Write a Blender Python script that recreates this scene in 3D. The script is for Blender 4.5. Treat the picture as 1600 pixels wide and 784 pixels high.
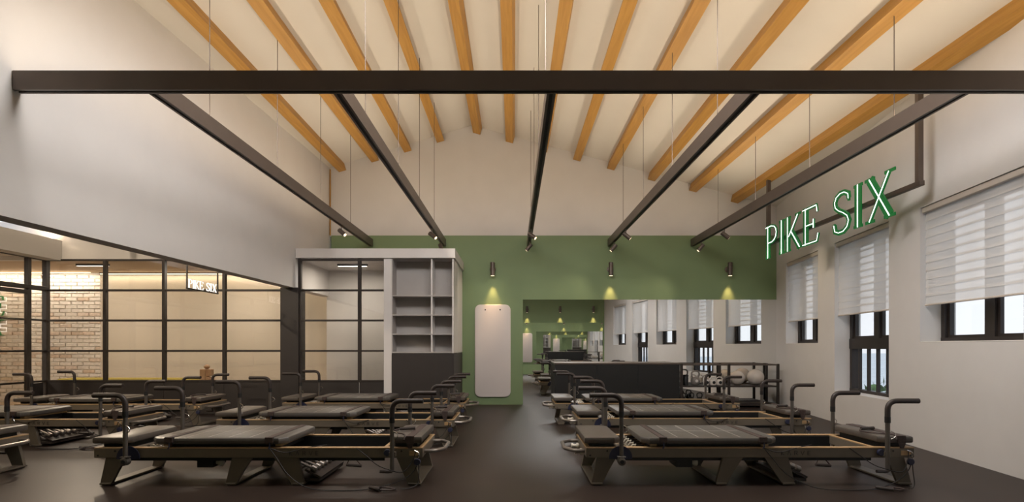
import bpy, math, random
from mathutils import Vector, Matrix
random.seed(7)
S = bpy.context.scene
C = S.collection
for o in list(bpy.data.objects):
    bpy.data.objects.remove(o)

# ------------------------------------------------------------------ camera
cam_d = bpy.data.cameras.new('camera')
cam = bpy.data.objects.new('camera', cam_d)
C.objects.link(cam)
cam.location = (0, 0, 1.06)
cam.rotation_euler = (math.pi / 2, 0, 0)
cam_d.sensor_width = 36
cam_d.lens = 36 * 850 / 1600
cam_d.shift_x = -3 / 1600
cam_d.shift_y = 149 / 1600
cam_d.clip_start = 0.05
cam_d.clip_end = 2000
S.camera = cam

# ------------------------------------------------------------------ world, exposure
W = bpy.data.worlds.new('sky')
S.world = W
W.use_nodes = True
wn, wl = W.node_tree.nodes, W.node_tree.links
wn.clear()
w_out = wn.new('ShaderNodeOutputWorld')
w_bg = wn.new('ShaderNodeBackground')
w_tc = wn.new('ShaderNodeTexCoord')
w_sep = wn.new('ShaderNodeSeparateXYZ')
w_ramp = wn.new('ShaderNodeValToRGB')
w_ramp.color_ramp.elements[0].position = 0.0
w_ramp.color_ramp.elements[0].color = (0.97, 0.98, 1.0, 1)
w_ramp.color_ramp.elements[1].position = 0.7
w_ramp.color_ramp.elements[1].color = (0.74, 0.83, 0.97, 1)
wl.new(w_tc.outputs['Generated'], w_sep.inputs[0])
wl.new(w_sep.outputs[2], w_ramp.inputs[0])
wl.new(w_ramp.outputs[0], w_bg.inputs[0])
w_bg.inputs[1].default_value = 0.92
wl.new(w_bg.outputs[0], w_out.inputs[0])
S.view_settings.view_transform = 'Standard'
S.view_settings.look = 'None'
S.view_settings.gamma = 1.0
S.view_settings.use_curve_mapping = False
S.view_settings.exposure = 0.36
S.cycles.max_bounces = 14
S.cycles.diffuse_bounces = 5
S.cycles.glossy_bounces = 9
S.cycles.transparent_max_bounces = 24
S.cycles.transmission_bounces = 8
UP_W = 3.3      # watts per metre of the up-lighting strip on each hanging beam
SPOT_W = 16.0
FILL_W = 190.0
WARM = (1.0, 0.82, 0.61)

# ------------------------------------------------------------------ helpers
def mat(name, col, rough=0.6, metal=0.0, var=0.06, scale=6.0, bump=0.0, bscale=80.0, emit=None, estr=0.0, spec=0.5, stretch=None, coat=0.0):
    m = bpy.data.materials.new(name)
    m.use_nodes = True
    n, l = m.node_tree.nodes, m.node_tree.links
    b = n['Principled BSDF']
    b.inputs['Roughness'].default_value = rough
    b.inputs['Metallic'].default_value = metal
    b.inputs['Specular IOR Level'].default_value = spec
    if coat:
        b.inputs['Coat Weight'].default_value = coat
    tc = n.new('ShaderNodeTexCoord')
    mp = n.new('ShaderNodeMapping')
    l.new(tc.outputs['Object'], mp.inputs[0])
    if stretch:
        mp.inputs['Scale'].default_value = stretch
    nz = n.new('ShaderNodeTexNoise')
    nz.inputs['Scale'].default_value = scale
    nz.inputs['Detail'].default_value = 4
    l.new(mp.outputs[0], nz.inputs['Vector'])
    rp = n.new('ShaderNodeValToRGB')
    rp.color_ramp.elements[0].position = 0.3
    rp.color_ramp.elements[1].position = 0.7
    rp.color_ramp.elements[0].color = (*[max(0, c * (1 - var)) for c in col], 1)
    rp.color_ramp.elements[1].color = (*[min(1, c * (1 + var)) for c in col], 1)
    l.new(nz.outputs['Fac'], rp.inputs[0])
    l.new(rp.outputs[0], b.inputs['Base Color'])
    if bump:
        n2 = n.new('ShaderNodeTexNoise')
        n2.inputs['Scale'].default_value = bscale
        n2.inputs['Detail'].default_value = 3
        l.new(mp.outputs[0], n2.inputs['Vector'])
        bp = n.new('ShaderNodeBump')
        bp.inputs['Strength'].default_value = bump
        bp.inputs['Distance'].default_value = 0.01
        l.new(n2.outputs['Fac'], bp.inputs['Height'])
        l.new(bp.outputs[0], b.inputs['Normal'])
    if emit:
        b.inputs['Emission Color'].default_value = (*emit, 1)
        b.inputs['Emission Strength'].default_value = estr
    return m

def wood_mat(name, c0, c1, rough=0.5, sc=(14, 0.8, 14)):
    m = bpy.data.materials.new(name)
    m.use_nodes = True
    n, l = m.node_tree.nodes, m.node_tree.links
    b = n['Principled BSDF']
    b.inputs['Roughness'].default_value = rough
    tc = n.new('ShaderNodeTexCoord')
    mp = n.new('ShaderNodeMapping')
    mp.inputs['Scale'].default_value = sc
    oi = n.new('ShaderNodeObjectInfo')
    l.new(tc.outputs['Object'], mp.inputs[0])
    ad = n.new('ShaderNodeVectorMath')
    ad.operation = 'ADD'
    l.new(mp.outputs[0], ad.inputs[0])
    sc_ = n.new('ShaderNodeVectorMath')
    sc_.operation = 'SCALE'
    sc_.inputs[0].default_value = (13, 7, 5)
    l.new(oi.outputs['Random'], sc_.inputs['Scale'])
    l.new(sc_.outputs[0], ad.inputs[1])
    nz = n.new('ShaderNodeTexNoise')
    nz.inputs['Scale'].default_value = 1.3
    nz.inputs['Detail'].default_value = 6
    nz.inputs['Distortion'].default_value = 1.4
    l.new(ad.outputs[0], nz.inputs['Vector'])
    rp = n.new('ShaderNodeValToRGB')
    rp.color_ramp.elements[0].position = 0.32
    rp.color_ramp.elements[1].position = 0.68
    rp.color_ramp.elements[0].color = (*c0, 1)
    rp.color_ramp.elements[1].color = (*c1, 1)
    l.new(nz.outputs['Fac'], rp.inputs[0])
    l.new(rp.outputs[0], b.inputs['Base Color'])
    return m

def glass_mat(name, tint=(1, 1, 1), ior=1.45, gain=1.0):
    m = bpy.data.materials.new(name)
    m.use_nodes = True
    n, l = m.node_tree.nodes, m.node_tree.links
    n.clear()
    out = n.new('ShaderNodeOutputMaterial')
    tr = n.new('ShaderNodeBsdfTransparent')
    tr.inputs[0].default_value = (*tint, 1)
    gl = n.new('ShaderNodeBsdfGlossy')
    gl.inputs['Roughness'].default_value = 0.0
    fr = n.new('ShaderNodeLayerWeight')
    fr.inputs[0].default_value = 0.5
    pw = n.new('ShaderNodeMath')
    pw.operation = 'POWER'
    pw.inputs[1].default_value = 4.0
    l.new(fr.outputs['Facing'], pw.inputs[0])
    mx = n.new('ShaderNodeMixShader')
    mu = n.new('ShaderNodeMath')
    mu.operation = 'MULTIPLY_ADD'
    mu.inputs[1].default_value = 0.8
    mu.inputs[2].default_value = 0.035 * gain
    l.new(pw.outputs[0], mu.inputs[0])
    l.new(mu.outputs[0], mx.inputs[0])
    l.new(tr.outputs[0], mx.inputs[1])
    l.new(gl.outputs[0], mx.inputs[2])
    l.new(mx.outputs[0], out.inputs[0])
    return m

def fabric_blind(name):
    m = bpy.data.materials.new(name)
    m.use_nodes = True
    n, l = m.node_tree.nodes, m.node_tree.links
    n.clear()
    out = n.new('ShaderNodeOutputMaterial')
    tr = n.new('ShaderNodeBsdfTransparent')
    tr.inputs[0].default_value = (0.98, 0.965, 0.95, 1)
    tl = n.new('ShaderNodeBsdfTranslucent')
    tl.inputs[0].default_value = (0.95, 0.93, 0.90, 1)
    df = n.new('ShaderNodeBsdfDiffuse')
    tc = n.new('ShaderNodeTexCoord')
    wv = n.new('ShaderNodeTexNoise')
    wv.inputs['Scale'].default_value = 160
    l.new(tc.outputs['Object'], wv.inputs['Vector'])
    rp = n.new('ShaderNodeValToRGB')
    rp.color_ramp.elements[0].color = (0.80, 0.78, 0.76, 1)
    rp.color_ramp.elements[1].color = (0.92, 0.91, 0.90, 1)
    l.new(wv.outputs['Fac'], rp.inputs[0])
    l.new(rp.outputs[0], df.inputs[0])
    m1 = n.new('ShaderNodeMixShader')
    m1.inputs[0].default_value = 0.42
    l.new(df.outputs[0], m1.inputs[1])
    l.new(tl.outputs[0], m1.inputs[2])
    m2 = n.new('ShaderNodeMixShader')
    m2.inputs[0].default_value = 0.50
    l.new(m1.outputs[0], m2.inputs[1])
    l.new(tr.outputs[0], m2.inputs[2])
    l.new(m2.outputs[0], out.inputs[0])
    return m

M = {}
M['plaster'] = mat('white_plaster', (0.645, 0.622, 0.60), 0.8, var=0.02, scale=3, bump=0.02)
M['ceil'] = mat('ceiling_plaster', (0.66, 0.62, 0.56), 0.85, var=0.015, scale=2)
M['green'] = mat('green_paint', (0.190, 0.265, 0.128), 0.6, var=0.025, scale=3, bump=0.02)
M['floor'] = mat('dark_rubber_floor', (0.0225, 0.0140, 0.0105), 0.44, spec=0.35, var=0.16, scale=1.6, bump=0.03, bscale=220)
M['rafter'] = wood_mat('honey_timber', (0.39, 0.190, 0.030), (0.50, 0.262, 0.052), 0.5)
M['maple'] = wood_mat('maple_edge', (0.36, 0.225, 0.105), (0.45, 0.295, 0.15), 0.45, (2, 30, 30))
M['toywood'] = wood_mat('toy_wood', (0.46, 0.27, 0.15), (0.56, 0.35, 0.20), 0.5, (8, 8, 2))
M['bronze'] = mat('bronze_metal', (0.13, 0.104, 0.088), 0.42, 0.55, var=0.05)
M['slot'] = mat('black_slot', (0.006, 0.006, 0.006), 0.6)
M['darkframe'] = mat('dark_brown_frame', (0.026, 0.019, 0.016), 0.5, 0.1, var=0.05)
M['darkpanel'] = mat('dark_brown_panel', (0.028, 0.022, 0.020), 0.55, var=0.04)
M['blackpanel'] = mat('black_cabinet_panel', (0.007, 0.0066, 0.0062), 0.55, var=0.06)
M['white'] = mat('white_lacquer', (0.66, 0.63, 0.61), 0.5, var=0.02)
M['shelfgrey'] = mat('pale_grey_laminate', (0.38, 0.355, 0.34), 0.55, var=0.02)
M['mat'] = mat('white_wall_pad', (0.66, 0.60, 0.575), 0.55, var=0.02, scale=2)
M['mirror'] = mat('mirror_silver', (0.93, 0.94, 0.935), 0.0, 1.0, var=0.0)
M['winglass'] = glass_mat('window_glass', (0.97, 0.985, 1.0), 1.4, 0.8)
M['parglass'] = glass_mat('partition_glass', (0.93, 0.91, 0.88), 1.5, 1.5)
M['blind'] = fabric_blind('sheer_blind_fabric')
M['cassette'] = mat('blind_cassette', (0.56, 0.50, 0.44), 0.55, var=0.02)
M['rail'] = mat('taupe_powder_coat', (0.145, 0.120, 0.089), 0.45, 0.15, var=0.05, scale=9)
M['leg'] = mat('taupe_leg_coat', (0.125, 0.104, 0.078), 0.42, 0.15, var=0.05, scale=9)
M['pad'] = mat('grey_vinyl', (0.085, 0.070, 0.058), 0.42, var=0.06, scale=14, bump=0.05, bscale=300)
M['carpad'] = mat('slate_vinyl', (0.082, 0.073, 0.064), 0.40, var=0.06, scale=14, bump=0.05, bscale=300)
M['line'] = mat('pale_print_line', (0.46, 0.43, 0.39), 0.6)
M['strap'] = mat('brown_strap', (0.050, 0.031, 0.026), 0.65, var=0.2, scale=40, bump=0.2)
M['grip'] = mat('brown_rubber_grip', (0.030, 0.021, 0.018), 0.5, var=0.1)
M['post'] = mat('warm_grey_tube', (0.13, 0.113, 0.098), 0.36, 0.5, var=0.04)
M['tube'] = mat('satin_steel_tube', (0.23, 0.20, 0.175), 0.34, 0.6, var=0.04)
M['black'] = mat('black_plastic', (0.008, 0.008, 0.008), 0.5)
M['blue'] = mat('navy_plastic', (0.016, 0.018, 0.045), 0.5)
M['ivory'] = mat('ivory_plastic', (0.62, 0.57, 0.47), 0.4)
M['chrome'] = mat('chrome_steel', (0.70, 0.68, 0.65), 0.22, 1.0, var=0.02)
M['dumb'] = mat('dumbbell_steel', (0.20, 0.175, 0.155), 0.36, 0.6, var=0.06)
M['cord'] = mat('black_cord', (0.010, 0.009, 0.009), 0.7)
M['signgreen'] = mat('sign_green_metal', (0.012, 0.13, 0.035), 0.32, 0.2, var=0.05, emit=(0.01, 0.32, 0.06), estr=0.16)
M['neon'] = mat('neon_white', (0.9, 0.95, 0.9), 0.4, emit=(0.93, 1.0, 0.95), estr=2.2)
M['whitelit'] = mat('lit_white_letter', (0.6, 0.6, 0.6), 0.4, emit=(1.0, 0.97, 0.92), estr=0.9)
M['led'] = mat('warm_led', (0.9, 0.8, 0.6), 0.4, emit=(1.0, 0.82, 0.58), estr=2.0)
M['ledwhite'] = mat('linear_led', (0.9, 0.9, 0.9), 0.4, emit=(1.0, 0.96, 0.9), estr=3.0)
M['lens'] = mat('lamp_lens', (0.9, 0.8, 0.6), 0.4, emit=(1.0, 0.78, 0.5), estr=1.6)
M['mortar'] = mat('pale_mortar', (0.66, 0.61, 0.55), 0.9, var=0.08, scale=30, bump=0.2)
BR = [mat('brick_chalk', (0.70, 0.64, 0.57), 0.85, var=0.10, scale=18, bump=0.25),
      mat('brick_cream', (0.68, 0.62, 0.55), 0.85, var=0.13, scale=18, bump=0.25),
      mat('brick_blush', (0.63, 0.52, 0.43), 0.85, var=0.18, scale=18, bump=0.25),
      mat('brick_tan', (0.57, 0.45, 0.35), 0.85, var=0.18, scale=18, bump=0.25)]
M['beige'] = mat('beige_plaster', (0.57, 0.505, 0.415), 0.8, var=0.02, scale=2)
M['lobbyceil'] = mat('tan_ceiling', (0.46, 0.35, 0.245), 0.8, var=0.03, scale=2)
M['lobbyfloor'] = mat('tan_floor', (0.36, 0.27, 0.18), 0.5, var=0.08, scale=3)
M['mustard'] = mat('mustard_cloth', (0.34, 0.26, 0.03), 0.8, var=0.08, scale=20)
M['ball'] = mat('pearl_vinyl', (0.56, 0.515, 0.47), 0.22, var=0.03)
M['kettle'] = mat('grey_cast_iron', (0.20, 0.18, 0.165), 0.5, 0.1, var=0.1, scale=20, bump=0.1)
M['mugwhite'] = mat('white_coated_weight', (0.62, 0.58, 0.54), 0.4, var=0.03)
M['terrain'] = mat('meadow', (0.80, 0.82, 0.80), 0.9, var=0.06, scale=0.15)
M['leaf'] = mat('hedge_leaf', (0.10, 0.17, 0.055), 0.7, var=0.5, scale=5)
M['bark'] = mat('bark', (0.12, 0.08, 0.05), 0.8, var=0.3, scale=8)

class MB:
    def __init__(s):
        s.v, s.f = [], []
    def add(s, vs, fs):
        k = len(s.v)
        s.v += [tuple(p) for p in vs]
        s.f += [tuple(i + k for i in f) for f in fs]
        return s
    def box(s, x0, x1, y0, y1, z0, z1):
        return s.add([(x0, y0, z0), (x1, y0, z0), (x1, y1, z0), (x0, y1, z0), (x0, y0, z1), (x1, y0, z1), (x1, y1, z1), (x0, y1, z1)],
                     [(0, 3, 2, 1), (4, 5, 6, 7), (0, 1, 5, 4), (1, 2, 6, 5), (2, 3, 7, 6), (3, 0, 4, 7)])
    def cbox(s, x0, x1, y0, y1, z0, z1, b=0.004):
        # box with chamfered edges: a stack of inset rings
        def ring(i, z):
            return [(x0 + i, y0 + i, z), (x1 - i, y0 + i, z), (x1 - i, y1 - i, z), (x0 + i, y1 - i, z)]
        return s.rings([ring(b, z0), ring(0, z0 + b), ring(0, z1 - b), ring(b, z1)])
    def rings(s, rs, cap=True):
        n = len(rs[0])
        k = len(s.v)
        for r in rs:
            s.v += [tuple(p) for p in r]
        for a in range(len(rs) - 1):
            for i in range(n):
                j = (i + 1) % n
                s.f.append((k + a * n + i, k + a * n + j, k + (a + 1) * n + j, k + (a + 1) * n + i))
        if cap:
            s.f.append(tuple(k + i for i in reversed(range(n))))
            s.f.append(tuple(k + (len(rs) - 1) * n + i for i in range(n)))
        return s
    def pad(s, poly, z0, z1, b=0.012):
        # cushion over a convex outline with softened upper and lower edges
        cx = sum(p[0] for p in poly) / len(poly)
        cy = sum(p[1] for p in poly) / len(poly)
        def ring(i, z):
            out = []
            for x, y in poly:
                dx, dy = x - cx, y - cy
                out.append((x - math.copysign(min(i, abs(dx)), dx), y - math.copysign(min(i, abs(dy)), dy), z))
            return out
        return s.rings([ring(b, z0), ring(b * .3, z0 + b * .35), ring(0, z0 + b), ring(0, z1 - b), ring(b * .3, z1 - b * .35), ring(b, z1)])
    def prism(s, poly, a, b, axis='y'):
        f = {'y': lambda p, t: (p[0], t, p[1]), 'x': lambda p, t: (t, p[0], p[1]), 'z': lambda p, t: (p[0], p[1], t)}[axis]
        return s.rings([[f(p, a) for p in poly], [f(p, b) for p in poly]])
    def tube(s, pts, r, n=8, cap=True):
        pts = [Vector(p) for p in pts]
        rs = []
        ref = None
        for i, p in enumerate(pts):
            t = (pts[min(i + 1, len(pts) - 1)] - pts[max(i - 1, 0)]).normalized()
            if ref is None:
                ref = Vector((0, 0, 1)) if abs(t.z) < 0.9 else Vector((0, 1, 0))
            u = (ref - t * ref.dot(t))
            if u.length < 1e-4:
                u = Vector((1, 0, 0)) - t * t.x
            u.normalize()
            w = t.cross(u)
            ref = u
            rr = r[i] if isinstance(r, (list, tuple)) else r
            rs.append([p + (u * math.cos(2 * math.pi * k / n) + w * math.sin(2 * math.pi * k / n)) * rr for k in range(n)])
        return s.rings(rs, cap)
    def lathe(s, prof, c=(0, 0, 0), axis='z', n=16):
        f = {'z': lambda r, h, a: (c[0] + r * math.cos(a), c[1] + r * math.sin(a), c[2] + h),
             'x': lambda r, h, a: (c[0] + h, c[1] + r * math.cos(a), c[2] + r * math.sin(a)),
             'y': lambda r, h, a: (c[0] + r * math.cos(a), c[1] + h, c[2] + r * math.sin(a))}[axis]
        return s.rings([[f(r, h, 2 * math.pi * k / n) for k in range(n)] for r, h in prof])
    def build(s, name, m, parent=None, smooth=True, loc=None, rz=0.0):
        me = bpy.data.meshes.new(name)
        me.from_pydata(s.v, [], s.f)
        me.update()
        import bmesh
        bm = bmesh.new()
        bm.from_mesh(me)
        bmesh.ops.recalc_face_normals(bm, faces=bm.faces)
        bm.to_mesh(me)
        bm.free()
        if smooth:
            me.polygons.foreach_set('use_smooth', [True] * len(me.polygons))
            me.set_sharp_from_angle(angle=0.6)
        me.materials.append(M[m] if isinstance(m, str) else m)
        o = bpy.data.objects.new(name, me)
        C.objects.link(o)
        if parent:
            o.parent = parent
        if loc:
            o.location = loc
        o.rotation_euler = (0, 0, rz)
        return o

def fillet(pts, r, n=6):
    pts = [Vector(p) for p in pts]
    out = [pts[0]]
    for a, b, c in zip(pts, pts[1:], pts[2:]):
        u, v = (a - b).normalized(), (c - b).normalized()
        ang = u.angle(v)
        d = min(r / math.tan(ang / 2), (a - b).length * .49, (c - b).length * .49)
        p0, p1 = b + u * d, b + v * d
        for k in range(n + 1):
            t = k / n
            out.append((1 - t) ** 2 * p0 + 2 * t * (1 - t) * b + t * t * p1)
    out.append(pts[-1])
    return out

def smoothline(pts, n=6):
    P = [Vector(p) for p in pts]
    P = [P[0] * 2 - P[1]] + P + [P[-1] * 2 - P[-2]]
    out = []
    for i in range(1, len(P) - 2):
        a, b, c, d = P[i - 1:i + 3]
        for k in range(n):
            t = k / n
            out.append(0.5 * ((2 * b) + (c - a) * t + (2 * a - 5 * b + 4 * c - d) * t * t + (3 * b - a - 3 * c + d) * t ** 3))
    out.append(P[-2])
    return out

def tag(o, label=None, cat=None, group=None, kind=None):
    if label: o['label'] = label
    if cat: o['category'] = cat
    if group: o['group'] = group
    if kind: o['kind'] = kind
    return o

def empty(name, loc=(0, 0, 0), rz=0.0, parent=None):
    o = bpy.data.objects.new(name, None)
    o.empty_display_size = 0.1
    C.objects.link(o)
    o.location = loc
    o.rotation_euler = (0, 0, rz)
    if parent: o.parent = parent
    return o

def copy_tree(o, parent=None, first=True):
    c = o.copy()
    C.objects.link(c)
    c.parent = parent
    for ch in list(o.children):
        copy_tree(ch, c, False)
    return c

def light(name, kind, loc, power, col=WARM, parent=None, size=None, size_y=None, aim=None, angle=None, blend=0.5, soft=0.03):
    d = bpy.data.lights.new(name, kind)
    d.energy = power
    d.color = col
    if kind == 'AREA':
        d.shape = 'RECTANGLE'
        d.size = size
        d.size_y = size_y
    if kind == 'SPOT':
        d.spot_size = angle
        d.spot_blend = blend
        d.shadow_soft_size = soft
    o = bpy.data.objects.new(name, d)
    C.objects.link(o)
    o.location = loc
    if aim is not None:
        o.rotation_euler = Vector(aim).to_track_quat('-Z', 'Y').to_euler()
    if parent: o.parent = parent
    return o

# ------------------------------------------------------------------ room dimensions (metres)
D = 9.92            # back wall
FY = -0.85          # wall behind the camera position
RIDGE_X, RIDGE_Z = -0.77, 5.09
SL, SR = 0.30, 0.267
def ceil_z(x):
    return RIDGE_Z - (SL * (RIDGE_X - x) if x < RIDGE_X else SR * (x - RIDGE_X))
def left_x(y): return -3.36 - 0.033 * (D - y)
WS = 0.13
def right_x(y): return 3.4954 + WS * y
TH = math.atan(WS)
RW_LOC = (3.4954, 0, 0)
RW_ROT = -TH
def wv(y): return y / math.cos(TH)      # distance along the slanting window wall

# ------------------------------------------------------------------ floor, ceiling, rafters
tag(MB().box(-7.36, 6.2, FY - .3, 10.6, -0.1, 0.0).build('floor', 'floor'), 'dark brown rubber gym floor with a soft sheen', kind='structure')
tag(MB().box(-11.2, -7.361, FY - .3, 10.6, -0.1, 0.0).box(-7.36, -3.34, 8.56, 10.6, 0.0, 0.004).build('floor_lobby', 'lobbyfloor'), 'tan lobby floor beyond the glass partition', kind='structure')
cx0, cx1 = -4.0, 5.6
ce = MB()
ce.prism([(cx0, ceil_z(cx0)), (RIDGE_X, RIDGE_Z), (cx1, ceil_z(cx1)), (cx1, ceil_z(cx1) + .15), (RIDGE_X, RIDGE_Z + .15), (cx0, ceil_z(cx0) + .15)], FY - .3, D + .3)
ceiling = tag(ce.build('ceiling', 'ceil', smooth=False), 'white pitched ceiling with a low ridge', kind='structure')
for px in (535.5, 586.5, 637.5, 688.5, 745, 796, 849, 901, 954, 1017.5, 1082, 1147):
    x = (px - 803) / 850 * D
    w, h = 0.135, 0.13
    sgn = -SL if x < RIDGE_X else SR
    a = math.atan(SL) if x < RIDGE_X else -math.atan(SR)
    ux, uz = math.cos(a), math.sin(a)
    nx, nz_ = math.sin(a), -math.cos(a)
    zc = ceil_z(x) + .01
    cxx = x - nx * h
    zc = ceil_z(cxx) + .01
    poly = [(cxx - ux * w / 2, zc - uz * w / 2), (cxx + ux * w / 2, zc + uz * w / 2),
            (cxx + ux * w / 2 + nx * (h + .01), zc + uz * w / 2 + nz_ * (h + .01)), (cxx - ux * w / 2 + nx * (h + .01), zc - uz * w / 2 + nz_ * (h + .01))]
    MB().prism(poly, FY - .1, D - .012).build('rafter', 'rafter', ceiling, smooth=False)

# ------------------------------------------------------------------ back wall, green paint, mirrors
GX0, GX1, GZ = -3.36, right_x(D), 3.08
MX0, MZ1 = 0.163, 1.913
wb = MB().prism([(-3.75, GZ - .02), (5.3, GZ - .02), (5.3, ceil_z(5.3) + .05), (RIDGE_X, RIDGE_Z + .05), (-3.75, ceil_z(-3.75) + .05)], D, D + .2)
wall_back = tag(wb.build('wall_back', 'plaster', smooth=False), 'white gable wall above the green band', kind='structure')
g = MB().box(-3.33, 5.3, D - .004, D + .2, MZ1, GZ).box(-3.33, MX0, D - .004, D + .2, 0, MZ1)
g.build('green_panel', 'green', wall_back, smooth=False)['label'] = 'sage green painted band and panel'
tag(MB().box(MX0, 5.1, D + .002, D + .03, 0.0, MZ1).build('wall_mirror', 'mirror', smooth=False), 'floor-standing wall mirror under the green band behind the storage rack', 'mirror')

FR = math.radians(3.0)
fw = empty('wall_front', (0, FY, 0), FR)
tag(fw, 'green wall facing the big mirror, behind the viewpoint', kind='structure')
MB().box(-11.4, 3.62, -.2, 0, 0, 3.08).build('green_panel', 'green', fw, smooth=False)
MB().box(-11.4, 3.62, -.2, 0, 3.08, 5.4).build('upper_wall', 'plaster', fw, smooth=False)
mo = MB().box(0.02, 3.35, 0.0, 0.012, 0.39, 1.957).build('wall_mirror', 'mirror', smooth=False, loc=(0, FY, 0), rz=FR)
tag(mo, 'wide mirror on the facing green wall, seen only in reflection', 'mirror')

# ------------------------------------------------------------------ slanting window wall
WIN = [(4.33, 5.67, 1.10), (6.25, 7.61, 0.43), (8.15, 9.45, 1.10), (2.35, 3.69, 0.43), (0.42, 1.76, 1.10)]
WTOP, WT = 2.50, 0.34
ys = sorted([(a, b, z) for a, b, z in WIN])
rw = MB()
def wall_piece(ya, yb, z0, z1=None):
    va, vb = wv(ya), wv(yb)
    za = z1 if z1 else ceil_z(right_x(ya)) + .06
    zb = z1 if z1 else ceil_z(right_x(yb)) + .06
    rw.rings([[(0, va, z0), (WT, va, z0), (WT, vb, z0), (0, vb, z0)], [(0, va, za), (WT, va, za), (WT, vb, zb), (0, vb, zb)]])
prev = FY - .4
for a, b, z in ys:
    wall_piece(prev, a, 0)
    wall_piece(a, b, 0, z)
    wall_piece(a, b, WTOP)
    prev = b
wall_piece(prev, D + .4, 0)
wall_right = tag(rw.build('wall_right', 'plaster', smooth=False, loc=RW_LOC, rz=RW_ROT), 'white window wall with deep recessed openings', kind='structure')

def make_window(i, ya, yb, z0):
    tall = z0 < 0.8
    e = empty('window_%d' % i, RW_LOC, RW_ROT)
    tag(e, ('tall' if tall else 'short') + ' dark framed window in the white wall', kind='structure')
    va, vb = wv(ya), wv(yb)
    f0, f1 = 0.20, 0.29
    zs = 1.165 if tall else z0 + .02
    fr = MB()
    fr.box(f0, f1, va, va + .06, z0, WTOP).box(f0, f1, vb - .06, vb, z0, WTOP)
    fr.box(f0 - .003, f1 + .003, va, vb, WTOP - .06, WTOP).box(f0 - .003, f1 + .003, va, vb, z0, z0 + .05)
    fr.build('window_frame', 'darkframe', e, smooth=False)
    mid = (va + vb) / 2
    MB().box(f0 + .005, f1 - .005, mid - .062, mid + .062, zs, WTOP - .05).build('mullion', 'darkframe', e, smooth=False)
    if tall:
        MB().box(f0 - .008, f1, va, vb, 1.027, 1.165).build('transom', 'darkframe', e, smooth=False)
    for a, b in ((va + .055, mid - .06), (mid + .06, vb - .055)):
        s_ = MB()
        lo = zs + (0 if tall else .02)
        s_.box(f0 + .03, f0 + .06, a, a + .035, lo, WTOP - .06).box(f0 + .03, f0 + .06, b - .035, b, lo, WTOP - .06)
        s_.box(f0 + .029, f0 + .061, a, b, lo, lo + .035).box(f0 + .029, f0 + .061, a, b, WTOP - .1, WTOP - .06)
        sa = s_.build('sash', 'darkframe', e, smooth=False)
        MB().box(f0 + .042, f0 + .047, a + .03, b - .03, lo + .03, WTOP - .09).build('pane', 'winglass', sa, smooth=False)
    if tall:
        MB().box(f0 + .055, f0 + .06, va + .05, vb - .05, z0 + .04, 1.03).build('pane', 'winglass', e, smooth=False)
        n = 6
        for k in range(1, n):
            v = va + (vb - va) * k / n
            MB().box(f0 + .01, f0 + .045, v - .017, v + .017, z0 + .045, 1.03).build('guard_bar', 'darkframe', e, smooth=False)
    MB().cbox(.001, f0 + .002, va + .001, vb - .001, z0 - .001, z0 + .012).build('window_sill', 'plaster', e, smooth=False)
for i, (a, b, z) in enumerate(WIN):
    make_window(i + 1, a, b, z)

BL = ['wide sheer roller blind on the short window nearest the viewer', 'sheer roller blind over the tall window with guard bars', 'narrow sheer roller blind on the short window by the green wall',
      'sheer roller blind over a tall window behind the viewpoint', 'sheer roller blind over the last window behind the viewpoint']
def make_blind(i, ya, yb):
    e = empty('roller_blind', (RW_LOC[0] + wv((ya + yb) / 2) * math.sin(TH), wv((ya + yb) / 2) * math.cos(TH), 1.49), RW_ROT)
    tag(e, BL[i], 'blind', 'sheer roller blinds')
    hw = (wv(yb) - wv(ya)) / 2 - .012
    MB().cbox(.012, .085, -hw, hw, 0.95, 1.008, .006).build('cassette', 'cassette', e)
    n, h = 11, 0.948 / 11
    proto = None
    for k in range(n):
        z = k * h
        if proto is None:
            b = MB()
            b.rings([[(.040, -hw + .01, 0), (.0415, -hw + .01, 0), (.0415, hw - .01, 0), (.040, hw - .01, 0)],
                     [(.052, -hw + .01, h + .026), (.0535, -hw + .01, h + .026), (.0535, hw - .01, h + .026), (.052, hw - .01, h + .026)]])
            proto = b.build('fabric_band', 'blind', e, smooth=False)
            proto.location = (0, 0, z)
        else:
            c = proto.copy()
            C.objects.link(c)
            c.parent = e
            c.location = (0, 0, z)
    MB().cbox(.034, .052, -hw + .006, hw - .006, -.012, .006, .003).build('bottom_rail', 'cassette', e)
for i, (a, b, z) in enumerate(WIN):
    make_blind(i, a, b)

# ------------------------------------------------------------------ left bulkhead wall, annex, lobby shell
BZ = 1.97
wl_ = MB()
ya, yb = FY - .3, D + .1
def lw(z): return [(left_x(ya), ya, z), (left_x(yb), yb, z), (left_x(yb) - .17, yb, z), (left_x(ya) - .17, ya, z)]
wl_.rings([lw(BZ), lw(4.45)])
tag(wl_.build('wall_left', 'plaster', smooth=False), 'white upper wall ending in a dropped edge over the side bay', kind='structure')
MB().box(-3.352, -3.335, D - .03, D - .006, GZ, 4.28).build('trim_1', 'rafter')['kind'] = 'structure'
PY = 8.5                       # plane of the glass partition
AX = -7.31                     # side glass partition
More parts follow.
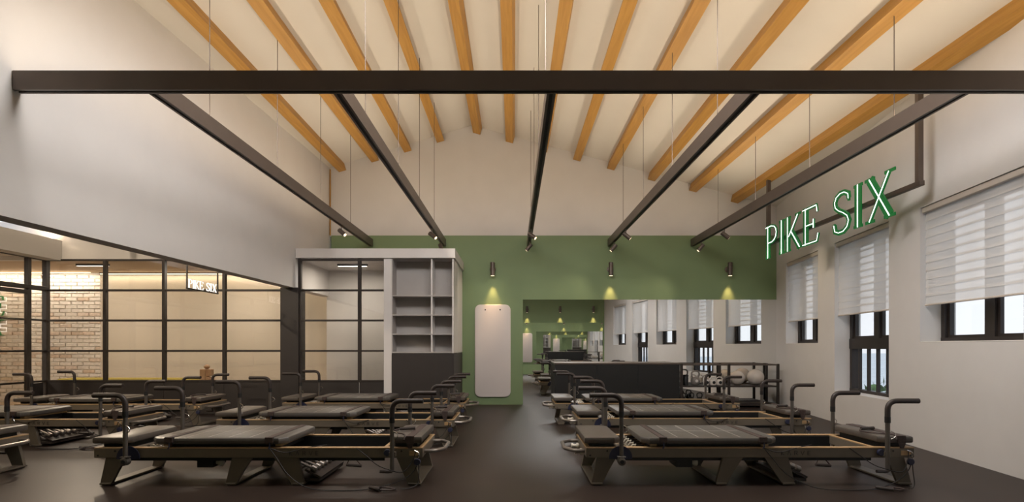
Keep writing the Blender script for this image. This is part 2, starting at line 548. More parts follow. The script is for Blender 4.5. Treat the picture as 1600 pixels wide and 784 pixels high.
# side-bay ceiling with a cove
tag(MB().prism([(AX - .1, FY - .3), (left_x(FY - .3) - .1, FY - .3), (left_x(PY + .2) - .1, PY + .2), (AX - .1, PY + .2)], 2.90, 3.0, 'z').build('ceiling_annex', 'plaster', smooth=False), 'flat white ceiling of the side bay', kind='structure')
tag(MB().box(AX - .1, -7.06, FY - .3, PY, 2.40, 2.71).build('wall_bulkhead', 'plaster', smooth=False), 'dropped white band with a light cove above the side glass', kind='structure')
tag(MB().box(-11.2, -3.46, PY, PY + .12, 2.41, 3.0).box(-11.2, AX - .05, FY - .3, PY + .1, 2.47, 2.6).build('wall_annex', 'plaster', smooth=False), 'white wall strip above the glass partition', kind='structure')
cove = empty('cove_light', (-7.2, 4, 2.72))
tag(cove, 'warm light strip tucked in the cove above the side glass', 'light')
MB().box(-.02, .02, -4.6, 4.45, 0, .015).build('led_strip', 'led', cove, smooth=False)
light('cove_glow', 'AREA', (0, 0, .03), 50, WARM, cove, .05, 9.0, aim=(0, 0, 1))
# lobby
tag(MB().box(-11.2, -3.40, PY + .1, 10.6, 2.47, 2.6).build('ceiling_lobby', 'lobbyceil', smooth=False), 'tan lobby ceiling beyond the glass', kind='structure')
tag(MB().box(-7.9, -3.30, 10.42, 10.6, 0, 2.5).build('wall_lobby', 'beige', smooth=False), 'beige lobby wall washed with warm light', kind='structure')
MB().box(-7.9, -3.30, 10.36, 10.42, 2.425, 2.47).build('trim_2', 'darkframe', smooth=False)['kind'] = 'structure'
tag(MB().box(-11.3, -11.0, FY - .3, 10.6, 0, 2.6).build('wall_hall', 'beige', smooth=False), 'beige end wall of the entrance hall', kind='structure')
tag(MB().box(-3.40, -3.34, D - .03, 10.6, 0, 2.5).box(-3.40, -.96, D - .04, D - .006, 0, 2.44).build('wall_closet', 'plaster', smooth=False), 'white wall of the small room behind the glass', kind='structure')
ll = empty('wall_wash_light', (-5.6, 10.33, 2.44))
tag(ll, 'hidden warm strip light washing the top of the beige lobby wall', 'light')
MB().box(-2.25, 2.2, -.02, .02, -.012, .0).build('led_strip', 'led', ll, smooth=False)
light('wash_glow', 'AREA', (0, 0, -.02), 8, (1, .86, .66), ll, 4.4, .04, aim=(0, .35, -1))
lb = empty('brick_wash_light', (-9.4, 10.2, 2.45))
tag(lb, 'hidden warm strip light washing the pale brick wall', 'light')
MB().box(-1.45, 1.45, -.02, .02, -.012, .0).build('led_strip', 'led', lb, smooth=False)
light('brick_glow', 'AREA', (0, 0, -.02), 24, (1, .92, .80), lb, 2.9, .05, aim=(0, .25, -1))
# general lobby panels: linear lamp seen near the corner post, plus hall ceiling panels
for k, (x, y, ln, p, lab) in enumerate(((-7.2, 9.3, .55, 20, 'slim white linear lamp on the lobby ceiling by the brick wall'), (-5.0, 9.4, .55, 24, 'slim white linear lamp on the lobby ceiling beside the beige wall'), (-9.2, 6.5, .8, 66, 'slim white linear lamp on the hall ceiling'), (-2.7, 9.1, .5, 12, 'added slim linear lamp brightening the small room behind the glass'))):  # the small-room lamp is added to brighten that interior
    e = empty('linear_lamp', (x, y, 2.47 if x < -3.4 else 2.436))
    tag(e, lab, 'lamp', 'linear ceiling lamps')
    MB().box(-ln / 2, ln / 2, -.025, .025, -.035, -.001).build('lamp_body', 'darkframe', e, smooth=False)
    MB().box(-ln / 2 + .01, ln / 2 - .01, -.018, .018, -.039, -.034).build('diffuser', 'ledwhite', e, smooth=False)
    light('lamp_glow', 'AREA', (0, 0, -.05), p, (1, .92, .82), e, ln, .05, aim=(0, 0, -1))

# brick wall, one object per brick
bw = tag(MB().box(-11.2, -7.9, 10.42, 10.6, 0, 2.5).build('wall_brick', 'mortar', smooth=False), 'whitewashed brick wall in the lobby', kind='structure')
BLN, BH, J = 0.213, 0.060, 0.0125
bricks = []
def brick_mesh(mt, ln, seed):
    r = random.Random(seed)
    b = MB()
    j = lambda: r.uniform(-.003, .003)
    e = .005
    b.rings([[(j(), 0.014, j()), (ln + j(), 0.014, j()), (ln + j(), 0.014, BH + j()), (j(), 0.014, BH + j())],
             [(j(), -.004, j()), (ln + j(), -.004, j()), (ln + j(), -.004, BH + j()), (j(), -.004, BH + j())],
             [(e + j(), -.012 + j(), e), (ln - e + j(), -.012 + j(), e), (ln - e, -.012 + j(), BH - e), (e, -.012 + j(), BH - e)]])
    o = b.build('brick', mt, bw)
    return o
full = [brick_mesh(BR[k % 4], BLN, k) for k in range(8)]
half = [brick_mesh(BR[k % 4], (BLN - J) / 2, 20 + k) for k in range(4)]
used_f, used_h = set(), set()
spots_, rest = [], []
rows = int(2.43 / (BH + J))
for r in range(rows):
    z = 2.425 - (r + 1) * (BH + J) + J
    x = -7.905
    if r % 2:
        x -= (BLN - J) / 2
        spots_.append((x, z, 1)); x -= J
    while x > -10.95:
        x -= BLN
        (spots_ if x > -9.93 else rest).append((x, z, 0))
        x -= J
spots_.sort(key=lambda t: -t[1])
rest = [t for t in spots_[300:]] + rest
spots_ = spots_[:300]
rr = random.Random(3)
for x, z, hf in spots_:
    pool, used = (half, used_h) if hf else (full, used_f)
    wts = [6, 4, 1.5, .8] * (len(pool) // 4)
    k = rr.choices(range(len(pool)), wts)[0]
    if k not in used:
        used.add(k)
        o = pool[k]
    else:
        o = pool[k].copy()
        C.objects.link(o)
        o.parent = bw
    o.location = (x, 10.408 + rr.uniform(-.003, .003), z)
for pool, used in ((half, used_h), (full, used_f)):
    for k, o in enumerate(pool):
        if k not in used:
            bpy.data.objects.remove(o)
rb = MB()
for x, z, hf in rest:
    ln = (BLN - J) / 2 if hf else BLN
    rb.cbox(x, x + ln, 10.396, 10.425, z, z + BH, .004)
ro = rb.build('brick_courses', BR[0], bw)
ro['kind'] = 'stuff'

# ------------------------------------------------------------------ glass partitions
gp = empty('wall_glass', (0, PY, 0))
tag(gp, 'dark framed glass partition with a solid lower band', kind='structure')
ZL = [0.52, 0.99, 1.465, 1.935, 2.405]
XS = [-7.31, -6.38, -5.46, -4.52, -3.62]
def bar(x0, x1, z0, z1, nm, y0=-.03, y1=.03, p=None, m='darkframe'):
    return MB().cbox(x0, x1, y0, y1, z0, z1, .003).build(nm, m, p or gp, smooth=False)
bar(-7.345, -7.275, 0, 2.41, 'corner_post', -.035, .035)
for x in XS[1:-1]:
    bar(x - .022, x + .022, .5, 2.41, 'mullion')
for z in ZL:
    bar(-7.275, -3.62, z - (.016 if z < 2.3 else .012), z + .016, 'transom', -.026, .026)
for a, b in zip(XS, XS[1:]):
    a2, b2 = a + (.035 if a == XS[0] else .022), b - (.022 if b != XS[-1] else 0)
    for z0, z1 in zip(ZL, ZL[1:]):
        MB().box(a2, b2, -.004, .004, z0 + .014, z1 - .012).build('pane', 'parglass', gp, smooth=False)
    MB().cbox(a2 - .018, b2 + .018, -.022, .03, 0.002, .504, .004).build('lower_panel', 'darkpanel', gp, smooth=False)
col = MB().cbox(-3.625, -3.345, -.06, .22, 0, 1.975, .004).build('dark_column', 'darkpanel', gp, smooth=False)
# glazed front of the small room
for x in (-3.34, -2.41):
    bar(x - .022, x + .022, .5, 2.43, 'mullion')
ZR = ZL[:-1] + [2.41]
for z in ZR:
    bar(-3.33, -2.03, z - .014, z + .014, 'transom', -.026, .026)
for a, b in ((-3.32, -2.43), (-2.39, -2.03)):
    for z0, z1 in zip(ZR, ZR[1:]):
        MB().box(a, b, -.004, .004, z0 + .012, z1 - .012).build('pane', 'parglass', gp, smooth=False)
    MB().cbox(a - .018, b, -.022, .03, 0.002, .506, .004).build('lower_panel', 'darkpanel', gp, smooth=False)

# side partition with a sliding door
sp = empty('wall_glass_side', (AX, 0, 0))
tag(sp, 'dark framed glass side partition of the entrance hall', kind='structure')
def sbar(y0, y1, z0, z1, nm, x0=-.03, x1=.03, p=None):
    return MB().cbox(x0, x1, y0, y1, z0, z1, .003).build(nm, 'darkframe', p or sp, smooth=False)
for y in (8.18, 6.6, 5.0, 3.4, 1.8, .2):
    sbar(y - .03, y + .03, 0, 2.41, 'mullion')
YS = [8.47, 8.18, 6.6, 5.0, 3.4, 1.8, .2, FY + .2]
for z in ZL:
    sbar(FY, 8.46, z - .014, z + .014, 'transom', -.026, .026)
for a, b in zip(YS[1:], YS):
    for z0, z1 in zip(ZL, ZL[1:]):
        MB().box(-.004, .004, a + .03, b - .03, z0 + .014, z1 - .014).build('pane', 'parglass', sp, smooth=False)
    MB().cbox(-.004, .004, a + .03, b - .03, 0.002, .5, .001).build('lower_pane' if b < 8.4 else 'lower_panel', 'parglass' if b < 8.4 else 'darkpanel', sp, smooth=False)
dr = empty('door_1', (AX + .09, 7.35, 0))
tag(dr, 'sliding glass door hung from a dark overhead rail', kind='structure')
MB().cbox(-.02, .02, -1.7, 1.06, 1.93, 1.98, .004).build('door_rail', 'darkframe', dr, smooth=False)
d_ = MB()
d_.cbox(-.018, .018, .70, .76, .03, 1.9).cbox(-.018, .018, -.72, -.66, .03, 1.9).cbox(-.018, .018, -.66, .70, 1.84, 1.9).cbox(-.018, .018, -.66, .70, .03, .09)
d_.build('door_frame', 'darkframe', dr, smooth=False)
MB().box(-.004, .004, -.66, .70, .09, 1.84).build('pane', 'parglass', dr, smooth=False)

# ------------------------------------------------------------------ built-in shelving block beside the glass
su = empty('shelf_unit', (-1.43, PY, 0))
tag(su, 'tall built-in white shelf unit with a dark lower cabinet against the green wall', 'shelf unit')
def sb(x0, x1, y0, y1, z0, z1, nm, m, b=.003):
    return MB().cbox(x0 + 1.43, x1 + 1.43, y0, y1, z0, z1, b).build(nm, m, su, smooth=False)
sb(-3.40, -.915, -.035, D - PY - .008, 2.435, 2.585, 'cornice', 'white')
sb(-2.03, -1.91, -.01, .10, 0.0, 2.435, 'pilaster', 'white')
sb(-1.91, -1.895, .0, .30, .955, 2.435, 'side_panel', 'shelfgrey')
sb(-.965, -.94, -.005, .62, .955, 2.435, 'side_panel', 'white')
sb(-.965, -.94, .65, D - PY - .01, .955, 2.435, 'side_panel', 'white')
sb(-.962, -.945, .62, .65, .955, 2.435, 'green_strip', 'green', .001)
sb(-1.895, -.965, .285, .30, .955, 2.435, 'back_panel', 'shelfgrey', .001)
sb(-1.297, -1.274, .002, .285, .965, 2.435, 'divider', 'white')
for z in (.955, 1.24, 1.54, 1.84):
    sb(-1.895, -.965, .0, .284, z, z + .022, 'shelf', 'shelfgrey', .002)
sb(-1.895, -.965, .0, .284, 2.425, 2.436, 'top_panel', 'shelfgrey', .001)
sb(-1.905, -.945, -.012, .012, .0, .945, 'cabinet_front', 'darkpanel')
sb(-.96, -.94, .014, D - PY - .01, .0, .945, 'cabinet_side', 'darkpanel')
sb(-1.905, -.945, .012, .5, .93, .954, 'cabinet_top', 'darkpanel')

# bench and toy figure behind the glass
bn = empty('low_bench', (-5.6, 9.1, 0))
tag(bn, 'mustard yellow low bench behind the glass partition', 'bench')
MB().cbox(-1.9, .5, -.2, .2, .36, .53, .03).build('seat_cushion', 'mustard', bn)
MB().cbox(-1.85, .45, -.18, .18, 0.004, .36, .01).build('bench_base', 'darkpanel', bn)
sd = empty('wooden_plinth', (-4.85, 8.78, 0.004))
tag(sd, 'low dark plinth behind the glass carrying a wooden figure', 'plinth')
MB().cbox(-.2, .2, -.17, .17, 0, .505, .006).build('plinth_body', 'darkpanel', sd)
tf = empty('wooden_figure', (-4.92, 8.72, .51))
tf.scale = (1.12, 1.12, 1.12)
tag(tf, 'small block wooden figure with a round head behind the glass', 'figurine')
MB().cbox(-.075, .0, -.05, .05, 0, .165, .004).build('torso', 'toywood', tf)
MB().cbox(.001, .075, -.04, .04, .07, .165, .004).build('arm', 'toywood', tf)
MB().prism([(.0, .0), (.11, .0), (.11, .018), (.0, .075)], -.04, .03).build('leg', 'toywood', tf)
MB().lathe([(.004, -.034), (.024, -.026), (.038, -.01), (.041, 0), (.038, .012), (.024, .027), (.004, .034)], (.0, 0, .2), n=16).build('head', 'toywood', tf)

# ------------------------------------------------------------------ hanging beams with up-lights
TX = [-2.6, -1.27, 0.27, 1.74, 3.25]
TZ0, TZ1, TW = 2.88, 3.01, 0.066
TNAMES = ['hanging bronze light beam nearest the white left wall', 'second hanging bronze light beam from the white left wall', 'central hanging bronze light beam over the aisle',
          'hanging bronze light beam left of the green sign', 'hanging bronze light beam beside the green letter sign']
def beam_section(length, name, e):
    w = TW / 2
    b = MB()
    b.prism([(-w, TZ0), (-.014, TZ0), (-.014, TZ0 + .02), (.014, TZ0 + .02), (.014, TZ0), (w, TZ0), (w, TZ1), (w - .008, TZ1), (w - .008, TZ1 - .012), (-w + .008, TZ1 - .012), (-w + .008, TZ1), (-w, TZ1)], 0, length)
    return b
Y0, Y1 = 3.925, 9.905
for k, x in enumerate(TX):
    e = empty('light_beam', (x, Y0, 0))
    tag(e, TNAMES[k], 'light beam', 'hanging light beams')
    b = beam_section(Y1 - Y0, 'beam', e).build('beam_body', 'bronze', e, smooth=False)
    MB().box(-.0125, .0125, .0, Y1 - Y0 - .01, TZ0 + .006, TZ0 + .012).build('track_slot', 'slot', e, smooth=False)
    MB().box(-.024, .024, .05, Y1 - Y0 - .7, TZ1 - .0115, TZ1 - .008).build('led_strip', 'led', e, smooth=False)
    for yy in (4.65, 5.98, 7.32, 8.66):
        zt = ceil_z(x) - .002
        MB().tube([(0, yy - Y0, TZ1 - .02), (0, yy - Y0, zt)], .0035, 6).build('suspension_wire', 'bronze', e)
    light('up_light', 'AREA', (0, (Y1 - Y0) / 2 - .3, TZ1 + .004), UP_W * 5.2, WARM, e, .05, 5.2, aim=(0, 0, 1))
xl, xr = left_x(3.89) + .005, right_x(3.89) - .01
e = empty('light_beam', ((xl + xr) / 2, 3.89, 0))
tag(e, 'long bronze cross beam hung wall to wall in front of the others', 'light beam', 'hanging light beams')
hl = (xr - xl) / 2
w = .035
pr = [(-w, TZ0), (-.014, TZ0), (-.014, TZ0 + .02), (.014, TZ0 + .02), (.014, TZ0), (w, TZ0), (w, TZ1 + .005), (w - .008, TZ1 + .005), (w - .008, TZ1 - .012), (-w + .008, TZ1 - .012), (-w + .008, TZ1 + .005), (-w, TZ1 + .005)]
MB().prism(pr, -hl, hl, 'x').build('beam_body', 'bronze', e, smooth=False)
MB().box(-hl + .06, hl - .06, -.0125, .0125, TZ0 + .006, TZ0 + .012).build('track_slot', 'slot', e, smooth=False)
MB().box(-hl + .05, hl - .05, -.024, .024, TZ1 - .0115, TZ1 - .008).build('led_strip', 'led', e, smooth=False)
light('up_light', 'AREA', (0, 0, TZ1 + .008), UP_W * 7.0, WARM, e, 7.0, .05, aim=(0, 0, 1))

# spot heads on the beams
SPL = {(0, 8.2): 'bronze spot head on the hanging beam nearest the white wall', (1, 8.43): 'bronze spot head turned to the room on the second beam', (1, 9.45): 'bronze spot head low at the far end of the second beam',
       (2, 8.45): 'upper bronze spot head on the central beam', (2, 9.4): 'lower bronze spot head at the end of the central beam',
       (3, 8.45): 'upper bronze spot head tilted towards the windows on the fourth beam', (3, 9.45): 'lower bronze spot head at the green wall end of the fourth beam',
       (4, 8.4): 'upper bronze spot head on the beam beside the green sign', (4, 9.43): 'lower bronze spot head at the end of the beam beside the green sign'}
def spot_head(x, y, z, aim, label, power, group='spot heads on the hanging beams', stem=.075, ang=75):
    e = empty('spot_light', (x, y, z))
    tag(e, label, 'spot light', group)
    MB().tube([(0, 0, -stem), (0, 0, .004)], .008, 8).build('stem', 'bronze', e)
    a = Vector(aim).normalized()
    c = Vector((0, 0, -stem - .02))
    h = MB().tube([c - a * .055, c - a * .053, c + a * .085, c + a * .087], [.028, .033, .033, .030], 16).build('lamp_head', 'bronze', e)
    MB().tube([c + a * .083, c + a * .0885], .025, 16).build('lens', 'lens', h)
    if power:
        light('spot_beam', 'SPOT', c + a * .10, power, WARM, e, aim=a, angle=math.radians(ang), blend=.7, soft=.03)
for (k, y), lab in SPL.items():
    first = y < 9
    aim = (.75, -.35 if k < 3 else -.1, -.62) if first else (-.62, .1, -.75)
    if k == 1 and not first: aim = (.3, -.2, -.8)
    spot_head(TX[k], y, TZ0, aim, lab, SPOT_W)
spot_head(-5.85, 7.6, 2.895, (.2, -.6, -.6), 'dark spot head on the ceiling of the side bay', 100, 'ceiling spots of the side bay', .28, 110)
for k, (x, y) in enumerate(((-5.6, 5.2), (-5.6, 2.6))):
    spot_head(x, y, 2.895, (.15, .75, -.35), 'dark ceiling spot over the side bay, ' + ('middle one' if k == 0 else 'one nearer the viewpoint'), 110, 'ceiling spots of the side bay', .1, 120)

# added fill lamps, shaped as dome pendants, unseen above the picture
for k, x in enumerate((-1.6, -.4, .8, 2.0)):
    pz = min(4.45, ceil_z(x) - .3)
    e = empty('fill_pendant', (x, 4.1, pz))
    tag(e, 'added fill lamp shaped as a white dome over the front row, ' + ('nearest the bulkhead wall', 'second from the bulkhead wall', 'third from the bulkhead wall', 'nearest the windows')[k], 'fill lamp', 'added fill lamps')
    MB().tube([(0, 0, .12), (0, 0, ceil_z(x) - pz)], .004, 6).build('suspension_wire', 'bronze', e)
    MB().lathe([(.02, .125), (.2, .12), (.48, .07), (.58, 0), (.572, 0), (.47, .06), (.19, .11), (.02, .115)], n=40).build('dome_shade', 'white', e)
    MB().lathe([(.004, .02), (.04, .03), (.05, .06), (.03, .10)], n=16).build('bulb', 'lens', e)
    light('fill_glow', 'SPOT', (0, 0, -.02), FILL_W, (1.0, .965, .94), e, aim=(0, .12, -1), angle=math.radians(168), blend=.5, soft=.5)

# wall lamps
def wall_lamp(x, y, rz, label, group, z=2.46):
    e = empty('wall_lamp', (x, y, z), rz)
    tag(e, label, 'wall lamp', group)
    MB().lathe([(.056, 0), (.056, -.012), (.05, -.016)], axis='y', n=20).build('wall_plate', 'bronze', e)
    MB().tube([(0, -.01, 0), (0, -.085, 0)], .012, 8).build('arm', 'bronze', e)
    t = MB().lathe([(.036, -.125), (.041, -.121), (.041, .112), (.036, .116)], (0, -.105, 0), n=20).build('lamp_tube', 'bronze', e)
    MB().lathe([(.033, -.127), (.033, -.124)], (0, -.105, 0), n=16).build('lens', 'lens', t)
    light('wall_beam', 'SPOT', (0, -.105, -.135), 30, (1.0, .60, .28), e, aim=(0, .16, -1), angle=math.radians(44), blend=.9, soft=.02)
for x, lab in ((-.385, 'bronze tube wall lamp above the white wall pad'), (1.75, 'bronze tube wall lamp in the middle of the green band'), (3.90, 'bronze tube wall lamp at the window end of the green band')):
    wall_lamp(x, D - .004, 0, lab, 'tube wall lamps')
for x, lab in ((.5, 'bronze tube wall lamp on the facing wall, doorway side'), (1.75, 'bronze tube wall lamp on the facing wall, middle one'), (3.0, 'bronze tube wall lamp on the facing wall, window side')):
    wall_lamp(x * math.cos(FR), FY + .002 + x * math.sin(FR), math.pi + FR, lab, 'tube wall lamps on the facing wall')

# wall pad
wp = empty('wall_pad', (-.385, D - .006, .14))
tag(wp, 'tall white rounded pad hanging on the green wall by the mirror', 'wall pad')
hw, hh, r = .325, 1.68, .10
pl = []
for cx, cz, a0 in ((hw - r, r, -90), (hw - r, hh - r, 0), (-hw + r, hh - r, 90), (-hw + r, r, 180)):
    for k in range(7):
        a = math.radians(a0 + k * 15)
        pl.append((cx + r * math.cos(a), cz + r * math.sin(a)))
def wring(i, y):
    return [(x * (1 - i / hw), y, hh / 2 + (z - hh / 2) * (1 - i / (hh / 2))) for x, z in pl]
MB().rings([wring(0, 0), wring(0, -.028), wring(.006, -.036), wring(.014, -.038)]).build('pad_body', 'mat', wp)
for x in (-.135, .135):
    MB().lathe([(.013, .003), (.013, -.004), (.008, -.005)], (x, -.038, 1.585), 'y', 12).build('eyelet', 'black', wp)

# ------------------------------------------------------------------ storage cabinet, rack and gym gear by the mirror
CY = 9.45
sc = empty('storage_cabinet', (1.795, CY, 0))
tag(sc, 'long low black storage cabinet standing against the mirror', 'cabinet')
MB().cbox(-1.085, 1.085, .012, .455, 0, .745, .004).build('cabinet_body', 'blackpanel', sc, smooth=False)
MB().cbox(-1.09, 1.09, -.004, .46, .745, .772, .004).build('cabinet_top', 'bronze', sc, smooth=False)
for k in range(3):
    MB().cbox(-1.082 + k * .7225, -1.082 + k * .7225 + .7195, -.008, .013, .03, .741, .003).build('door_panel', 'blackpanel', sc, smooth=False)
rk = empty('storage_rack', (3.735, CY, 0))
tag(rk, 'open dark metal storage rack with one shelf by the window wall', 'rack')
for x in (-.825, 0.0, .85):
    for y in (0, .43):
        MB().cbox(x - .02, x + .02, y - .018, y + .018, 0, .757, .003).build('upright', 'darkframe', rk, smooth=False)
for y in (0, .43):
    MB().cbox(-.81, .83, y - .014, y + .014, .728, .752, .003).build('top_rail', 'bronze', rk, smooth=False)
    MB().cbox(-.81, .83, y - .016, y + .016, .03, .07, .003).build('bottom_rail', 'darkframe', rk, smooth=False)
for x in (-.825, .85):
    MB().cbox(x - .014, x + .014, .018, .412, .728, .752, .003).build('end_rail', 'bronze', rk, smooth=False)
MB().cbox(-.812, .832, -.017, .447, .352, .378, .003).build('shelf', 'darkframe', rk, smooth=False)
MB().cbox(-.812, .832, .016, .412, .05, .066, .003).build('lower_shelf', 'darkframe', rk, smooth=False)
def sphere_prof(r, n=12):
    return [(max(.002, r * math.sin(math.pi * k / n)), -r * math.cos(math.pi * k / n)) for k in range(n + 1)]
for px, r, lab in ((1152, .128, 'glossy pale exercise ball in the middle of the rack shelf'), (1180.5, .142, 'larger glossy pale exercise ball at the window end of the rack shelf')):
    y = CY + .19
    x = (px - 803) / 850 * y
    e = empty('exercise_ball', (x, y, .378))
    tag(e, lab, 'exercise ball', 'exercise balls on the rack')
    MB().lathe(sphere_prof(r, 20), (0, 0, r - .003), n=32).build('ball_skin', 'ball', e)
    MB().lathe([(.012, 0), (.012, .006), (.004, .008)], (0, -r - .002, r), 'y', 10).build('valve_plug', 'ball', e)
def kettlebell(loc, s, label, m='kettle', group='kettlebells on the rack', disc=True):
    e = empty('kettlebell', loc)
    tag(e, label, 'kettlebell', group)
    MB().lathe([(.03 * s, 0), (.055 * s, .004 * s), (.085 * s, .04 * s), (.094 * s, .085 * s), (.082 * s, .135 * s), (.05 * s, .165 * s), (.01 * s, .175 * s)], n=20).build('bell_body', m, e)
    pts = smoothline([(-.05 * s, 0, .14 * s), (-.075 * s, 0, .20 * s), (-.07 * s, 0, .26 * s), (-.03 * s, 0, .285 * s), (.03 * s, 0, .285 * s), (.07 * s, 0, .26 * s), (.075 * s, 0, .20 * s), (.05 * s, 0, .14 * s)], 5)
    MB().tube(pts, .016 * s, 10).build('handle', m, e)
    if disc:
        MB().lathe([(.03 * s, .006), (.03 * s, -.004), (.02 * s, -.006)], (0, -.09 * s, .09 * s), 'y', 14).build('front_disc', 'mugwhite', e)
kettlebell(((1086.5 - 803) / 850 * 9.6, 9.6, .378), .86, 'grey kettlebell with a pale disc standing on the rack shelf', group='kettlebell on the shelf')
for k, px in enumerate((1067, 1080, 1093)):
    kettlebell(((px - 803) / 850 * 9.62, 9.62, .066), .60, ('black kettlebell on the bottom of the rack, one beside the cabinet', 'black kettlebell on the bottom of the rack, middle of three', 'black kettlebell on the bottom of the rack, third from the cabinet')[k], 'black', 'kettlebells on the bottom shelf', False)
bt = empty('black_canister', ((1071.5 - 803) / 850 * 9.56, 9.56, .378))
tag(bt, 'black canister with a lid standing at the cabinet end of the rack shelf', 'canister')
MB().lathe([(.04, 0), (.043, .004), (.043, .135), (.036, .15)], n=18).build('canister_body', 'black', bt)
MB().lathe([(.04, .15), (.046, .153), (.046, .178), (.038, .184)], n=18).build('lid', 'black', bt)
for k, px in enumerate((1103.5, 1114, 1124)):
    e = empty('grip_weight', ((px - 803) / 850 * 9.58, 9.58, .378))
    tag(e, ('white grip weight beside the grey kettlebell on the rack shelf', 'white grip weight in the middle of a row of three', 'white grip weight next to the rack centre post')[k], 'weight', 'white grip weights on the rack')
    MB().lathe([(.035, 0), (.05, .006), (.054, .05), (.05, .095), (.046, .10), (.04, .092), (.04, .02)], n=18).build('weight_body', 'mugwhite', e)
    MB().tube(smoothline([(-.048, 0, .075), (-.05, 0, .115), (-.02, 0, .142), (.02, 0, .142), (.05, 0, .115), (.048, 0, .075)], 5), .010, 8).build('handle', 'mugwhite', e)
    MB().lathe([(.027, .004), (.027, -.002), (.022, -.003)], (0, -.052, .05), 'y', 12).build('dark_dot', 'slot', e)

# ------------------------------------------------------------------ lettering
GL = {
 'P': (.80, [([(.16, 0), (.16, 1)], .13), ([(.02, .02), (.30, .02)], .04), ([(.02, .98), (.40, .98), (.56, .93), (.66, .84), (.69, .73), (.66, .61), (.56, .52), (.42, .475), (.18, .47)], .055)]),
 'I': (.40, [([(.20, 0), (.20, 1)], .13), ([(.05, .02), (.35, .02)], .04), ([(.05, .98), (.35, .98)], .04)]),
 'K': (.94, [([(.16, 0), (.16, 1)], .13), ([(.02, .02), (.30, .02)], .04), ([(.02, .98), (.30, .98)], .04), ([(.22, .42), (.70, .97)], .055), ([(.56, .98), (.84, .98)], .04), ([(.34, .56), (.80, .02)], .12), ([(.64, .02), (.95, .02)], .04)]),
 'E': (.84, [([(.16, 0), (.16, 1)], .13), ([(.02, .02), (.70, .02), (.76, .22)], .05), ([(.02, .98), (.68, .98), (.72, .80)], .05), ([(.2, .52), (.54, .52)], .05), ([(.54, .40), (.54, .64)], .05)]),
 'S': (.80, [([(.66, .78), (.64, .90), (.50, .975), (.34, .98), (.19, .92), (.12, .80), (.15, .67), (.28, .57), (.46, .48), (.61, .38), (.67, .25), (.61, .11), (.46, .025), (.28, .02), (.13, .08), (.09, .24)], .075), ([(.66, .72), (.67, .95)], .04), ([(.085, .06), (.085, .28)], .04)]),
 'X': (1.06, [([(.20, .98), (.84, .02)], .13), ([(.82, .98), (.20, .02)], .055), ([(.04, .98), (.36, .98)], .04), ([(.68, .98), (1.0, .98)], .04), ([(.06, .02), (.36, .02)], .04), ([(.66, .02), (1.0, .02)], .04)]),
}
def ribbon(mb, pts, w, y0, y1, ox=0, oz=0, s=1.0, sx=1.0):
    n = len(pts)
    L, R = [], []
    for i in range(n):
        a = Vector(pts[max(i - 1, 0)]); b = Vector(pts[i]); c = Vector(pts[min(i + 1, n - 1)])
        t = (c - a)
        if t.length < 1e-6: t = Vector((1, 0))
        t.normalize()
        k = 1.0
        if 0 < i < n - 1:
            t1 = (b - a).normalized()
            k = 1 / max(.55, abs(t.dot(t1)))
        nn = Vector((-t.y, t.x)) * w / 2 * k
        L.append(b + nn); R.append(b - nn)
    rs = []
    for l_, r_ in zip(L, R):
        rs.append([(ox + l_.x * s * sx, y0, oz + l_.y * s), (ox + r_.x * s * sx, y0, oz + r_.y * s), (ox + r_.x * s * sx, y1, oz + r_.y * s), (ox + l_.x * s * sx, y1, oz + l_.y * s)])
    mb.rings(rs)
def word(parent, txt, x, z, s, depth, m_body, m_neon=None, gap=.52, sx=1.0, bold=1.0):
    for ch in txt:
        if ch == ' ':
            x += gap * s * sx
            continue
        adv, st = GL[ch]
        b = MB()
        for j, (p, w) in enumerate(st):
            d = .0006 * j
            ribbon(b, p, w * bold, -depth / 2 + d, depth / 2 - d, x, z, s, sx)
        o = b.build('letter', m_body, parent, smooth=False)
        if m_neon:
            q = MB()
            for j, (p, w) in enumerate(st):
                if w >= .05:
                    ribbon(q, p, w * .17 if w > .06 else .017, -depth / 2 - .003, -depth / 2 + .002, x, z, s, sx)
            q.build('neon_line', m_neon, o, smooth=False)
        x += adv * s * sx
    return x
# green hanging sign
gs = empty('letter_sign', (3.96, 8.55, 2.43), -math.pi / 2)
tag(gs, 'large green serif letter sign with white neon lines on a hanging bar by the windows', 'sign')
MB().cbox(-.06, 3.20, .03, .08, .215, .265, .003).build('hanging_bar', 'bronze', gs, smooth=False)
for u in (-.03, 3.16):
    MB().cbox(u - .025, u + .025, .03, .08, .262, ceil_z(3.96) - 2.43 + .02, .003).build('hanger_post', 'bronze', gs, smooth=False)
word(gs, 'PIKE SIX', 0.0, 0.0, .49, .016, 'signgreen', 'neon', sx=1.04, bold=1.75)
# white hanging sign in the side bay
w2 = empty('letter_sign', (-4.2, 7.0, 1.815), math.pi / 2)
tag(w2, 'small lit white serif letter sign on a hanging frame before the beige glazing', 'sign')
MB().cbox(-.02, .72, -.012, .012, -.016, .0, .002).build('hanging_bar', 'darkframe', w2, smooth=False)
for u in (-.012, .712):
    MB().cbox(u - .008, u + .008, -.008, .008, -.01, 2.902 - 1.815, .002).build('hanger_rod', 'darkframe', w2, smooth=False)
word(w2, 'PIKE SIX', .015, .004, .112, .012, 'whitelit', None, sx=1.05, bold=.85)
